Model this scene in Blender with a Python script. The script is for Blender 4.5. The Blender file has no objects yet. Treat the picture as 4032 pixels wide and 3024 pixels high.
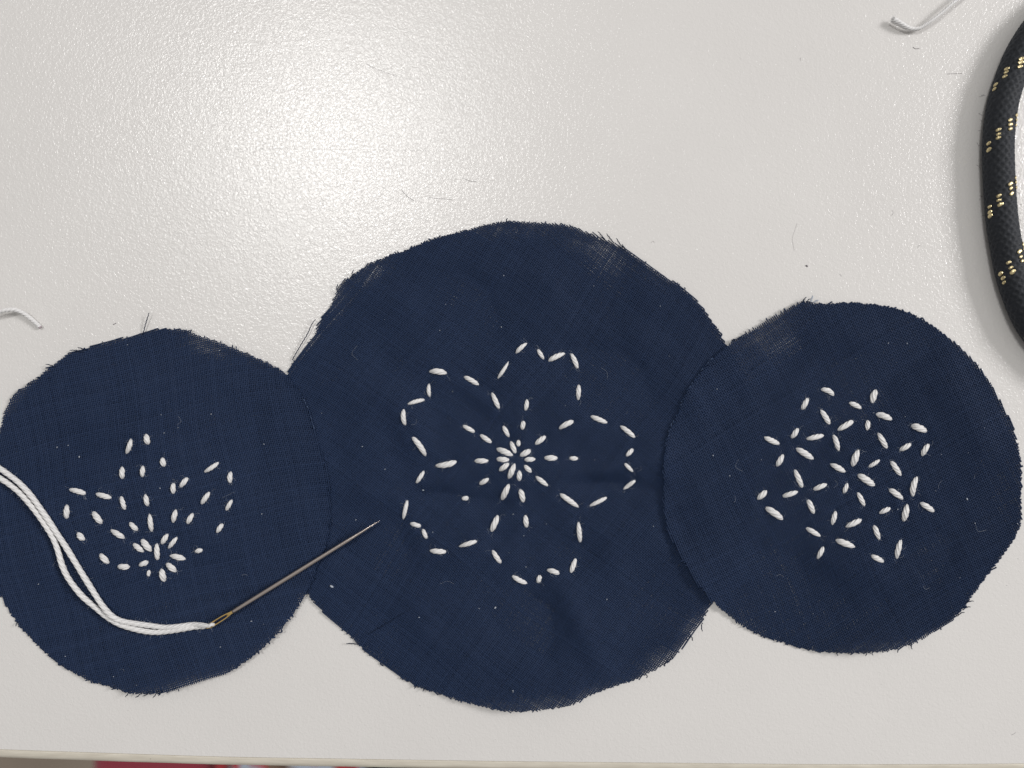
import bpy, math, random
import numpy as np
from mathutils import Vector

rnd = random.Random(7)
rng = np.random.default_rng(7)
scene = bpy.context.scene
C = scene.collection

# ------------------------------------------------------------------ scale
# the photographed strip of table is 18 cm wide; table top is z = 0
S = 0.18 / 4032.0          # metres per photo pixel on the table plane
CAM_H = 0.131
PX = S

def P(u, v, z=0.0):
    """photo position (u, v) of a point that lies z metres above the table -> world"""
    u, v, z = np.broadcast_arrays(np.asarray(u, float), np.asarray(v, float), np.asarray(z, float))
    k = S * (1.0 - z / CAM_H)
    return np.stack([(u - 2016.0) * k, (1512.0 - v) * k, z], axis=-1)

# ------------------------------------------------------------------ camera
cam_data = bpy.data.cameras.new("camera")
cam = bpy.data.objects.new("camera", cam_data)
C.objects.link(cam)
cam.location = (0, 0, CAM_H)
cam.rotation_euler = (0, 0, 0)
cam_data.sensor_fit = 'HORIZONTAL'
cam_data.sensor_width = 36.0
cam_data.lens = 36.0 / (2 * 0.09 / CAM_H)
cam_data.clip_start = 0.005
cam_data.clip_end = 50
cam_data.dof.use_dof = True
cam_data.dof.focus_distance = CAM_H - 0.0004
cam_data.dof.aperture_fstop = cam_data.lens / 1000.0 / 0.0022
scene.camera = cam

# ------------------------------------------------------------------ world + lights
world = bpy.data.worlds.new("World")
scene.world = world
world.use_nodes = True
bg = world.node_tree.nodes["Background"]
bg.inputs[0].default_value = (1.0, 0.965, 0.935, 1)
bg.inputs[1].default_value = 1.0
_n, _l = world.node_tree.nodes, world.node_tree.links
_tc = _n.new("ShaderNodeTexCoord"); _sx = _n.new("ShaderNodeSeparateXYZ"); _rp = _n.new("ShaderNodeValToRGB")
_l.new(_tc.outputs["Generated"], _sx.inputs[0]); _l.new(_sx.outputs["Z"], _rp.inputs["Fac"])
_rp.color_ramp.elements[0].position = 0.0
_rp.color_ramp.elements[0].color = (0.10, 0.092, 0.086, 1)      # walls and furniture
_rp.color_ramp.elements[1].position = 0.75
_rp.color_ramp.elements[1].color = (0.40, 0.390, 0.383, 1)      # pale ceiling
_l.new(_rp.outputs["Color"], bg.inputs[0])

def area(name, loc, target, sx, sy, power, col):
    d = bpy.data.lights.new(name, 'AREA')
    d.shape = 'RECTANGLE'
    d.size, d.size_y = sx, sy
    d.energy = power
    d.color = col
    o = bpy.data.objects.new(name, d)
    C.objects.link(o)
    o.location = loc
    o.rotation_euler = (Vector(target) - Vector(loc)).to_track_quat('-Z', 'Y').to_euler()
    return o

area("ceiling_panel_light", (-0.50, 0.69, 2.05), (0, 0, 0), 0.42, 0.34, 13.0, (1.0, 0.99, 0.97))
area("room_light", (1.22, 0.40, 0.84), (0, 0, 0), 0.40, 0.40, 14.0, (1.0, 0.975, 0.97))

scene.view_settings.view_transform = 'Standard'
scene.view_settings.look = 'None'
scene.view_settings.exposure = 0.08
scene.view_settings.gamma = 1.0
scene.render.engine = 'CYCLES'
scene.cycles.max_bounces = 6
scene.cycles.diffuse_bounces = 4

# ------------------------------------------------------------------ materials
def new_mat(name, base, rough=0.6, metallic=0.0, sheen=0.0, spec=0.5):
    m = bpy.data.materials.new(name)
    m.use_nodes = True
    b = m.node_tree.nodes["Principled BSDF"]
    b.inputs["Base Color"].default_value = (*base, 1)
    b.inputs["Roughness"].default_value = rough
    b.inputs["Metallic"].default_value = metallic
    b.inputs["Specular IOR Level"].default_value = spec
    if sheen:
        b.inputs["Sheen Weight"].default_value = sheen
        b.inputs["Sheen Roughness"].default_value = 0.6
    return m, m.node_tree.nodes, m.node_tree.links, b

def coords(n, l, scale):
    tc = n.new("ShaderNodeTexCoord")
    mp = n.new("ShaderNodeMapping")
    mp.inputs["Scale"].default_value = scale if hasattr(scale, '__len__') else (scale,) * 3
    l.new(tc.outputs["Object"], mp.inputs["Vector"])
    return mp.outputs["Vector"]

def ramp(n, l, src, stops):
    r = n.new("ShaderNodeValToRGB")
    cr = r.color_ramp
    while len(cr.elements) < len(stops):
        cr.elements.new(0.5)
    for e, (p, c) in zip(cr.elements, stops):
        e.position = p
        e.color = (*c, 1) if len(c) == 3 else c
    l.new(src, r.inputs["Fac"])
    return r.outputs["Color"]

def noise(n, l, vec, scale, detail=3.0, rough=0.55, dist=0.0):
    t = n.new("ShaderNodeTexNoise")
    t.inputs["Scale"].default_value = scale
    t.inputs["Detail"].default_value = detail
    t.inputs["Roughness"].default_value = rough
    t.inputs["Distortion"].default_value = dist
    l.new(vec, t.inputs["Vector"])
    return t.outputs["Fac"]

def bump(n, l, b, h, dist, strength=1.0, prev=None):
    bp = n.new("ShaderNodeBump")
    bp.inputs["Distance"].default_value = dist
    bp.inputs["Strength"].default_value = strength
    l.new(h, bp.inputs["Height"])
    if prev is not None:
        l.new(prev, bp.inputs["Normal"])
    l.new(bp.outputs["Normal"], b.inputs["Normal"])
    return bp.outputs["Normal"]

# table laminate: off-white, pebbled texture, faint smudges
LAM, n, l, b = new_mat("white_laminate", (0.66, 0.645, 0.62), 0.26, spec=0.60)
v = coords(n, l, 1.0)
pe = noise(n, l, v, 2100.0, 2.5, 0.6, 0.7)
pe2 = noise(n, l, v, 800.0, 2.0, 0.5, 0.4)
nm = bump(n, l, b, pe, 0.000060)
bump(n, l, b, pe2, 0.000035, 1.0, nm)
sm = noise(n, l, v, 22.0, 4.0, 0.6)
l.new(ramp(n, l, sm, [(0.3, (0.672, 0.657, 0.638)), (0.7, (0.704, 0.690, 0.670))]), b.inputs["Base Color"])
rr = noise(n, l, v, 60.0, 4.0, 0.6)
mr = n.new("ShaderNodeMapRange")
mr.inputs["To Min"].default_value = 0.18
mr.inputs["To Max"].default_value = 0.25
l.new(rr, mr.inputs["Value"])
l.new(mr.outputs[0], b.inputs["Roughness"])

BAND, n, l, b = new_mat("cream_edge_band", (0.62, 0.58, 0.49), 0.42)
v = coords(n, l, (60, 500, 500))
nz = noise(n, l, v, 3.0, 4.0, 0.6)
l.new(ramp(n, l, nz, [(0.35, (0.55, 0.51, 0.43)), (0.7, (0.66, 0.62, 0.53))]), b.inputs["Base Color"])

def cloth_mat(name, dark, light):
    m, n, l, b = new_mat(name, light, 0.62, sheen=0.0, spec=0.27)
    b.inputs["Sheen Tint"].default_value = (0.55, 0.65, 1.0, 1)
    at = n.new("ShaderNodeAttribute")
    at.attribute_name = "yarn_tint"
    v = coords(n, l, 1.0)
    nz = noise(n, l, v, 2600.0, 2.0, 0.6)
    mx = n.new("ShaderNodeMath"); mx.operation = 'MULTIPLY_ADD'
    l.new(nz, mx.inputs[0]); mx.inputs[1].default_value = 0.6
    l.new(at.outputs["Fac"], mx.inputs[2])
    l.new(ramp(n, l, mx.outputs[0], [(0.3, dark), (1.0, light)]), b.inputs["Base Color"])
    tr = n.new("ShaderNodeBsdfTranslucent")
    tr.inputs["Color"].default_value = (*light, 1)
    ms = n.new("ShaderNodeMixShader"); ms.inputs[0].default_value = 0.09
    l.new(b.outputs[0], ms.inputs[1]); l.new(tr.outputs[0], ms.inputs[2])
    l.new(ms.outputs[0], n["Material Output"].inputs["Surface"])
    return m

NAVY = cloth_mat("navy_cotton", (0.0052, 0.0145, 0.042), (0.0155, 0.0345, 0.089))

THREAD, n, l, b = new_mat("white_cotton_thread", (0.72, 0.71, 0.70), 0.45, sheen=0.15, spec=0.45)
v = coords(n, l, 1.0)
nz = noise(n, l, v, 5200.0, 3.0, 0.6)
l.new(ramp(n, l, nz, [(0.3, (0.64, 0.635, 0.63)), (0.7, (0.78, 0.775, 0.77))]), b.inputs["Base Color"])
bump(n, l, b, nz, 0.00003)

THREAD_GREY, n, l, b = new_mat("greyed_cotton_thread", (0.50, 0.48, 0.47), 0.75, sheen=0.2, spec=0.2)
CUT_END, n, l, b = new_mat("cut_thread_end", (0.42, 0.36, 0.38), 0.8)

STEEL, n, l, b = new_mat("needle_steel", (0.52, 0.46, 0.425), 0.24, metallic=1.0)
v = coords(n, l, 1.0)
bump(n, l, b, noise(n, l, v, 3500.0, 2.0), 0.000004)
GOLD, n, l, b = new_mat("gold_plate", (0.80, 0.58, 0.24), 0.22, metallic=1.0)
LUREX, n, l, b = new_mat("gold_lurex", (0.74, 0.63, 0.37), 0.36, metallic=1.0)

CORD, n, l, b = new_mat("black_braid", (0.018, 0.020, 0.024), 0.62, sheen=0.05, spec=0.30)
b.inputs["Sheen Tint"].default_value = (0.7, 0.8, 1.0, 1)
v = coords(n, l, 1.0)
nz = noise(n, l, v, 3000.0, 2.0)
bump(n, l, b, nz, 0.00005)
l.new(ramp(n, l, nz, [(0.3, (0.008, 0.010, 0.013)), (0.75, (0.021, 0.024, 0.030))]), b.inputs["Base Color"])

LINT_W, n, l, b = new_mat("pale_lint", (0.42, 0.46, 0.52), 0.9)
LINT_D, n, l, b = new_mat("dark_lint", (0.16, 0.14, 0.16), 0.9)
YARN_END, n, l, b = new_mat("lit_navy_yarn", (0.05, 0.08, 0.15), 0.9)  # paler navy: light caught on the yarn ends, put into the colour

FLOOR, n, l, b = new_mat("taupe_floor", (0.27, 0.22, 0.17), 0.7)
v = coords(n, l, 1.0)
nz = noise(n, l, v, 9.0, 4.0)
l.new(ramp(n, l, nz, [(0.3, (0.30, 0.245, 0.195)), (0.7, (0.36, 0.30, 0.24))]), b.inputs["Base Color"])
RED, n, l, b = new_mat("crimson_cloth", (0.27, 0.011, 0.035), 0.8, sheen=0.3)
v = coords(n, l, 1.0)
bump(n, l, b, noise(n, l, v, 700.0, 2.0), 0.0003)
PRINT, n, l, b = new_mat("printed_cloth", (0.3, 0.3, 0.3), 0.85, sheen=0.2)
v = coords(n, l, 1.0)
vo = n.new("ShaderNodeTexVoronoi"); vo.inputs["Scale"].default_value = 95.0
l.new(v, vo.inputs["Vector"])
sp = n.new("ShaderNodeSeparateColor"); l.new(vo.outputs["Color"], sp.inputs[0])
rc = ramp(n, l, sp.outputs[0], [(0.0, (0.35, 0.40, 0.48)), (0.22, (0.05, 0.04, 0.05)), (0.42, (0.42, 0.02, 0.03)),
                               (0.60, (0.50, 0.50, 0.52)), (0.80, (0.16, 0.10, 0.07))])
n[rc.node.name].color_ramp.interpolation = 'CONSTANT'
l.new(rc, b.inputs["Base Color"])
DARK, n, l, b = new_mat("dark_cloth", (0.02, 0.02, 0.035), 0.9, sheen=0.2)

# ------------------------------------------------------------------ object helpers
def tag(o, label=None, cat=None, group=None, kind=None):
    if label: o["label"] = label
    if cat: o["category"] = cat
    if group: o["group"] = group
    if kind: o["kind"] = kind
    return o

def empty(name, loc):
    o = bpy.data.objects.new(name, None)
    o.empty_display_size = 0.005
    C.objects.link(o)
    o.location = loc
    return o

def link_mesh(name, verts, quads, mat, parent=None, smooth=True, tris=None, centre=True, attrs=None):
    """verts Nx3 (world), quads Mx4 int -> one mesh object, origin at its own centre"""
    verts = np.asarray(verts, dtype=np.float64)
    org = verts.mean(axis=0) if centre else np.zeros(3)
    me = bpy.data.meshes.new(name)
    quads = np.asarray(quads, dtype=np.int32).reshape(-1, 4) if quads is not None else np.zeros((0, 4), np.int32)
    tris = np.asarray(tris, dtype=np.int32).reshape(-1, 3) if tris is not None else np.zeros((0, 3), np.int32)
    nq, nt = len(quads), len(tris)
    me.vertices.add(len(verts))
    me.vertices.foreach_set("co", (verts - org).astype(np.float32).ravel())
    me.loops.add(nq * 4 + nt * 3)
    me.loops.foreach_set("vertex_index", np.concatenate([quads.ravel(), tris.ravel()]))
    me.polygons.add(nq + nt)
    starts = np.concatenate([np.arange(nq) * 4, nq * 4 + np.arange(nt) * 3]).astype(np.int32)
    me.polygons.foreach_set("loop_start", starts)
    me.update(calc_edges=True)
    me.polygons.foreach_set("use_smooth", np.full(nq + nt, smooth))
    if attrs:
        for k, a in attrs.items():
            at = me.attributes.new(k, 'FLOAT', 'POINT')
            at.data.foreach_set("value", np.asarray(a, dtype=np.float32))
    me.materials.append(mat)
    o = bpy.data.objects.new(name, me)
    C.objects.link(o)
    if parent is not None:
        o.parent = parent
        org = org - np.array(parent_world(parent))
    o.location = tuple(org)
    return o

def parent_world(p):
    l = Vector(p.location)
    q = p.parent
    while q is not None:
        l += Vector(q.location); q = q.parent
    return tuple(l)

def grid_quads(nr, nc, wrap=True):
    """quads of a tube made of nr rings of nc verts"""
    r = np.arange(nr - 1)[:, None] * nc
    c = np.arange(nc if wrap else nc - 1)[None, :]
    c2 = (c + 1) % nc
    return np.stack([r + c, r + c2, r + nc + c2, r + nc + c], axis=-1).reshape(-1, 4)

def resample(pts, step):
    pts = np.asarray(pts, float)
    # Catmull-Rom through the points, then even spacing
    p = np.vstack([2 * pts[0] - pts[1], pts, 2 * pts[-1] - pts[-2]])
    out = []
    for i in range(1, len(p) - 2):
        t = np.linspace(0, 1, 12, endpoint=False)[:, None]
        a, b_, c, d = p[i - 1], p[i], p[i + 1], p[i + 2]
        out.append(0.5 * (2 * b_ + (c - a) * t + (2 * a - 5 * b_ + 4 * c - d) * t ** 2 + (3 * b_ - a - 3 * c + d) * t ** 3))
    out = np.vstack(out + [pts[-1:]])
    seg = np.linalg.norm(np.diff(out[:, :3], axis=0), axis=1)
    s = np.concatenate([[0], np.cumsum(seg)])
    nn = max(4, int(round(s[-1] / step)) + 1)
    q = np.linspace(0, s[-1], nn)
    return np.stack([np.interp(q, s, out[:, k]) for k in range(out.shape[1])], axis=1), q

def tube(path, radius, nring=8, lobes=0, depth=0.0, pitch=1.0, squash=1.0, twist0=0.0, cap=True):
    """path Nx3 world; radius scalar or N; lobes give a twisted ply section"""
    path = np.asarray(path, float)
    N = len(path)
    radius = np.broadcast_to(radius, (N,)).astype(float)
    tan = np.gradient(path, axis=0)
    tan /= np.linalg.norm(tan, axis=1)[:, None] + 1e-12
    up = np.array([0, 0, 1.0])
    side = np.cross(np.broadcast_to(up, tan.shape), tan)
    side /= np.linalg.norm(side, axis=1)[:, None] + 1e-12
    nor = np.cross(tan, side)
    seg = np.linalg.norm(np.diff(path, axis=0), axis=1)
    s = np.concatenate([[0], np.cumsum(seg)])
    th = np.linspace(0, 2 * np.pi, nring, endpoint=False)[None, :]
    r = radius[:, None] * np.ones_like(th)
    if lobes:
        ph = th * lobes / 2.0 - (s[:, None] / pitch) * np.pi * lobes + twist0
        r = r * (1 - depth + depth * np.abs(np.sin(ph)) ** 0.8)
    v = path[:, None, :] + side[:, None, :] * (np.cos(th) * r)[..., None] + nor[:, None, :] * (np.sin(th) * r * squash)[..., None]
    v = v.reshape(-1, 3)
    q = grid_quads(N, nring)
    t = []
    if cap:
        v = np.vstack([v, path[0], path[-1]])
        a, bb = len(v) - 2, len(v) - 1
        for k in range(nring):
            k2 = (k + 1) % nring
            t.append((a, k2, k))
            t.append((bb, (N - 1) * nring + k, (N - 1) * nring + k2))
    return v, q, np.array(t, dtype=np.int32).reshape(-1, 3)

def join(parts):
    V, Q, T, off = [], [], [], 0
    for v, q, t in parts:
        V.append(v); Q.append(np.asarray(q).reshape(-1, 4) + off); T.append(np.asarray(t).reshape(-1, 3) + off)
        off += len(v)
    return np.vstack(V), np.vstack(Q), np.vstack(T)

# ------------------------------------------------------------------ table
EDGE = [(-2600, 2862), (-1200, 2905), (0, 2950), (350, 2962), (880, 2979), (1400, 2988), (2000, 2997), (2700, 3004),
        (3300, 3009), (4032, 3006), (5200, 2990), (6600, 2960)]
edge, _ = resample(EDGE, 60)
table = empty("table", (0, 0, 0))
tag(table, "off-white laminate table top with cream rounded front edge strip", "table")
TH = 0.022
back_v = -9000.0
k = len(edge)
top = P(edge[:, 0], edge[:, 1], 0.0)
far = P(edge[:, 0], np.full(k, back_v), 0.0)
vv = np.vstack([far, top, top - [0, 0, TH], far - [0, 0, TH]])
q = []
for row in range(3):
    for i in range(k - 1):
        q.append((row * k + i, (row + 1) * k + i, (row + 1) * k + i + 1, row * k + i + 1))
link_mesh("laminate_sheet", vv, q, LAM, table, smooth=False, centre=False)
# edge band: profile sweeps outward with a rounded nose, a fine groove between it and the laminate
prof = [(2.5, -0.00022), (4.0, -0.00008), (7.0, -0.00005), (22.0, -0.00012), (36, -0.00040), (41.5, -0.00090), (43, -0.0020), (43, -0.0190), (40, -0.0212), (2.5, -0.0218)]
vb = []
for du, dz in prof:
    wob = 0.5 * np.sin(edge[:, 0] * 0.004) + 0.35 * np.sin(edge[:, 0] * 0.017)
    vb.append(P(edge[:, 0], edge[:, 1] + du + (wob if du > 10 else 0), 0.0) + [0, 0, dz])
vb = np.vstack(vb)
q = []
for row in range(len(prof) - 1):
    for i in range(k - 1):
        q.append((row * k + i, (row + 1) * k + i, (row + 1) * k + i + 1, row * k + i + 1))
link_mesh("edge_band", vb, q, BAND, table, smooth=True, centre=False)
# knock in the band
nick, _ = resample([(590, 2990, 0), (596, 2985, 0), (603, 2980, 0)], 3)
np_ = P(nick[:, 0], nick[:, 1], 0.0) + [0, 0, -0.00012]
v_, q_, t_ = tube(np_, np.array([0.4, 1.6, 2.2, 1.4, 0.3])[:len(np_)] * PX if len(np_) <= 5 else 1.5 * PX, 6, squash=0.35)
link_mesh("scuff_mark", v_, q_, LINT_D, table, tris=t_)

# ------------------------------------------------------------------ things below the table edge
fl = [(-3, -3), (3, -3), (3, 3), (-3, 3)]
o = link_mesh("floor", np.array([(x, y, -0.72) for x, y in fl]), [(0, 1, 2, 3)], FLOOR, smooth=False, centre=False)
tag(o, kind="structure")

def below(u0, u1, v0, v1, z):
    kx = 1 - z / CAM_H
    return ((u0 - 2016) * S * kx, (u1 - 2016) * S * kx, (1512 - v1) * S * kx, (1512 - v0) * S * kx)

def pillow(name, x0, x1, y0, y1, z, h, mat, rough=0.0, nx=28, ny=16, seed=1):
    r = np.random.default_rng(seed)
    a = np.linspace(-1, 1, nx); b_ = np.linspace(-1, 1, ny)
    A, B = np.meshgrid(a, b_)
    edgef = (1 - np.abs(A) ** 8) ** 0.4 * (1 - np.abs(B) ** 8) ** 0.4
    wob = rough * (np.sin(A * 9 + seed) * np.cos(B * 7) + 0.6 * np.sin(A * 17 + B * 11))
    X = x0 + (x1 - x0) * (A + 1) / 2; Y = y0 + (y1 - y0) * (B + 1) / 2
    topz = z - h + h * edgef + wob * edgef
    botz = np.full_like(topz, z - 2 * h) + h * (1 - edgef) * 0.98
    V = np.vstack([np.stack([X, Y, topz], -1).reshape(-1, 3), np.stack([X, Y, botz], -1).reshape(-1, 3)])
    q1 = grid_quads(ny, nx, wrap=False)
    q2 = q1[:, ::-1] + nx * ny
    return link_mesh(name, V, np.vstack([q1, q2]), mat)

z = -0.30
x0, x1, y0, y1 = below(322, 812, 2860, 3500, z)
o = pillow("cushion", x0, x1, y0, y1, z, 0.03, RED)
tag(o, "crimson red cushion blurred below the cream table edge", "cushion")
x0, x1, y0, y1 = below(806, 1420, 2860, 3450, z)
o = pillow("printed_garment", x0, x1, y0, y1, z, 0.02, PRINT, 0.004, seed=3)
tag(o, "blue, red and grey printed fabric blurred below the table edge", "garment")
x0, x1, y0, y1 = below(1430, 3300, 2860, 3600, z)
o = pillow("dark_garment", x0, x1, y0, y1, z, 0.02, DARK, 0.003, seed=5)
tag(o, "near-black fabric below the table edge beside the print", "garment")

# ------------------------------------------------------------------ cloth outlines (photo px)
OUT_M = [(1995,868),(2049,871),(2126,874),(2207,879),(2271,893),(2320,914),(2375,936),(2420,956),(2470,981),(2533,1029),(2601,1076),
 (2669,1119),(2736,1175),(2782,1230),(2818,1284),(2849,1334),(2863,1356),(2890,1396),(2912,1439),(2933,1494),(2951,1548),(2972,1650),
 (2980,1800),(2972,1950),(2950,2080),(2900,2220),(2850,2310),(2805,2372),(2791,2398),(2772,2430),(2762,2453),(2746,2471),(2700,2534),
 (2644,2597),(2580,2641),(2505,2676),(2429,2701),(2360,2726),(2303,2751),(2253,2776),(2190,2792),(2076,2804),(1990,2803),(1938,2795),
 (1844,2770),(1768,2748),(1673,2717),(1629,2702),(1579,2666),(1503,2616),(1440,2567),(1390,2521),(1327,2464),(1270,2414),(1210,2341),
 (1160,2280),(1100,2150),(1070,2000),(1060,1850),(1065,1700),(1085,1580),(1110,1520),(1132,1472),(1152,1426),(1192,1377),(1234,1320),
 (1263,1253),(1295,1212),(1328,1143),(1360,1102),(1409,1066),(1454,1037),(1507,1013),(1547,994),(1588,986),(1629,968),(1678,948),
 (1735,931),(1792,915),(1853,899),(1914,883)]
OUT_L = [(0,1681),(12,1632),(49,1556),(104,1516),(153,1480),(207,1437),(275,1388),(342,1367),(427,1339),(519,1321),(580,1303),(635,1293),
 (720,1296),(793,1321),(873,1348),(976,1391),(1050,1425),(1123,1467),(1160,1510),(1196,1565),(1221,1632),(1245,1718),(1269,1791),
 (1288,1864),(1297,1943),(1301,2004),(1299,2070),(1287,2142),(1247,2247),(1210,2333),(1173,2395),(1123,2463),(1080,2512),(1019,2568),
 (944,2626),(895,2654),(802,2685),(728,2710),(648,2731),(556,2735),(494,2728),(432,2707),(358,2685),(296,2654),(228,2617),(136,2531),
 (68,2457),(25,2389),(-5,2330),(-25,2270),(-45,2150),(-50,2000),(-40,1850),(-20,1750)]
OUT_R = [(2861,1360),(2879,1344),(2904,1327),(2948,1298),(2984,1277),(3027,1250),(3067,1226),(3111,1201),(3158,1183),(3187,1182),(3210,1190),
 (3237,1193),(3310,1191),(3358,1189),(3446,1197),(3547,1216),(3636,1257),(3711,1308),(3787,1371),(3863,1453),(3913,1528),(3957,1610),
 (3989,1673),(4005,1730),(4018,1790),(4024,1850),(4024,1950),(4022,2045),(4014,2088),(3982,2145),(3926,2220),(3862,2302),(3818,2365),
 (3768,2428),(3699,2485),(3642,2517),(3585,2545),(3516,2561),(3421,2573),(3327,2573),(3232,2570),(3181,2561),(3086,2535),(2991,2504),
 (2928,2469),(2865,2422),(2808,2372),(2764,2321),(2720,2264),(2689,2208),(2657,2145),(2632,2088),(2617,2040),(2611,1950),(2611,1850),
 (2619,1743),(2640,1685),(2658,1642),(2684,1584),(2709,1530),(2745,1483),(2792,1423),(2832,1385)]

def closed_smooth(poly):
    p = np.array(poly, float)
    N = len(p)
    out = []
    for i in range(N):
        a, b_, c, d = p[i - 1], p[i], p[(i + 1) % N], p[(i + 2) % N]
        t = np.linspace(0, 1, 4, endpoint=False)[:, None]
        out.append(0.5 * (2 * b_ + (c - a) * t + (2 * a - 5 * b_ + 4 * c - d) * t ** 2 + (3 * b_ - a - 3 * c + d) * t ** 3))
    return np.vstack(out)

def signed_dist(u, v, poly):
    """positive inside"""
    u = u.ravel(); v = v.ravel()
    d2 = np.full(u.shape, 1e18)
    ins = np.zeros(u.shape, bool)
    n_ = len(poly)
    for i in range(n_):
        x1, y1 = poly[i]; x2, y2 = poly[(i + 1) % n_]
        dx, dy = x2 - x1, y2 - y1
        L = dx * dx + dy * dy + 1e-9
        t = np.clip(((u - x1) * dx + (v - y1) * dy) / L, 0, 1)
        d2 = np.minimum(d2, (u - x1 - t * dx) ** 2 + (v - y1 - t * dy) ** 2)
        cr = ((y1 > v) != (y2 > v))
        xi = x1 + (v - y1) * dx / (dy if abs(dy) > 1e-9 else 1e-9)
        ins ^= cr & (u < xi)
    return np.where(ins, 1, -1) * np.sqrt(d2)

POLY_M, POLY_L, POLY_R = closed_smooth(OUT_M), closed_smooth(OUT_L), closed_smooth(OUT_R)

def blob(u, v, cx, cy, a, b_, ang=0.0):
    c, s = math.cos(math.radians(ang)), math.sin(math.radians(ang))
    x = (u - cx) * c - (v - cy) * s
    y = (u - cx) * s + (v - cy) * c
    return np.exp(-(x / a) ** 2 - (y / b_) ** 2)

def ripple(u, v, seed, amp):
    r = np.random.default_rng(seed)
    h = np.zeros_like(np.asarray(u, float))
    for wl, a in ((900, 1.0), (560, 0.8), (330, 0.45), (190, 0.22), (110, 0.10)):
        for _ in range(3):
            th = r.uniform(0, math.pi); ph = r.uniform(0, 6.28)
            h = h + a * np.sin((u * math.cos(th) + v * math.sin(th)) * 2 * math.pi / wl + ph)
    return amp * (h / 4.5)

MM = 0.001
ST_M = [(1692,1464,1758,1471,23,-4),(1690,1512,1693,1562,15,3),(1606,1592,1671,1574,16,-2),(1591,1612,1597,1673,18,5),(1828,1484,1884,1516,18,-2),
 (2033,1391,2075,1352,17,-3),(2002,1425,1960,1490,14,1),(1937,1547,1965,1608,18,0),(2074,1573,2068,1616,17,2),(2061,1658,2057,1691,18,0),
 (1823,1676,1869,1701,17,0),(1891,1712,1935,1743,18,0),(1981,1677,2004,1720,17,0),(1623,1722,1675,1794,21,-4),(1716,1832,1796,1816,23,5),
 (1870,1815,1923,1815,20,0),(1670,1855,1640,1902,16,0),(1604,1969,1588,2043,16,0),(1617,2061,1657,2072,17,0),(1664,2084,1680,2120,16,0),
 (1924,1884,1889,1907,19,0),(1819,1964,1844,1960,18,0),(2004,1907,1977,1967,22,0),(2047,1928,2060,1977,21,-2),(1961,2030,1935,2092,22,0),
 (2068,2028,2074,2076,20,0),(1956,1768,2017,1794,23,-2),(2011,1739,2030,1784,18,0),(2041,1733,2042,1757,16,0),(1957,1808,2004,1811,20,0),
 (2003,1825,1967,1853,20,0),(2027,1826,2004,1883,22,0),(2045,1853,2045,1893,20,0),(2049,1795,2088,1773,22,0),(2066,1810,2107,1808,19,0),
 (2064,1833,2091,1860,18,-1),(2108,1749,2148,1718,20,0),(2144,1803,2194,1804,22,0),(2243,1804,2274,1806,17,0),(2110,1876,2157,1913,18,0),
 (2206,1945,2277,1996,20,0),(2323,1992,2389,1959,16,0),(2456,1926,2502,1891,16,0),(2460,1825,2492,1857,14,0),(2467,1796,2492,1768,17,0),
 (2277,2054,2285,2135,19,0),(2117,1376,2141,1414,15,0),(2161,1422,2224,1392,20,-3),(2248,1392,2274,1451,18,-2),(2279,1516,2277,1575,18,0),
 (2203,1689,2258,1659,20,-3),(2327,1639,2391,1665,19,0),(2443,1678,2499,1723,18,-2),(1694,2168,1756,2172,20,1),(1809,2152,1878,2130,18,0),
 (1939,2167,1972,2216,18,1),(2017,2266,2075,2296,19,3),(2127,2266,2119,2294,19,0),(2155,2246,2201,2260,19,-3),(2267,2199,2248,2255,19,0)]
ST_R = [(3233,1536,3281,1558,20,-8),(3181,1568,3159,1612,19,0),(3344,1586,3390,1608,19,-2),(3232,1614,3266,1669,20,-1),(3299,1694,3358,1658,21,0),
 (3143,1687,3118,1725,20,0),(3176,1729,3242,1714,20,0),(3282,1713,3302,1775,19,-2),(3010,1721,3068,1747,21,1),(3136,1766,3201,1807,24,-1),
 (3084,1790,3060,1835,21,0),(3381,1772,3359,1835,26,-2),(3451,1537,3437,1586,24,-4),(3450,1631,3510,1652,23,-3),(3418,1656,3415,1694,19,0),
 (3458,1705,3492,1764,20,0),(3589,1676,3647,1698,26,-2),(3544,1774,3586,1748,19,0),(3658,1750,3633,1795,20,-3),(3270,1827,3327,1858,22,-1),
 (3129,1849,3159,1918,20,0),(3204,1929,3255,1907,19,-1),(3082,1955,3140,1936,19,0),(3018,1933,2984,1966,22,0),(3337,1903,3323,1941,17,0),
 (3182,1968,3205,2021,20,0),(3015,1999,3080,2044,25,-2),(3291,2013,3277,2066,19,0),(3174,2078,3230,2111,19,0),(3331,2075,3391,2046,21,0),
 (3291,2126,3364,2153,24,0),(3243,2153,3220,2199,18,0),(3422,1839,3464,1811,15,0),(3509,1816,3547,1872,20,0),(3379,1869,3441,1911,26,-1),
 (3377,1938,3404,1991,18,0),(3502,1926,3554,1964,22,-1),(3612,1879,3596,1953,22,-6),(3463,2022,3505,2001,18,-1),(3573,1987,3559,2051,24,0),
 (3623,1979,3676,2013,21,-1),(3442,2069,3463,2124,19,0),(3548,2126,3531,2199,21,-2),(3430,2188,3478,2212,20,-1)]
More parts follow.
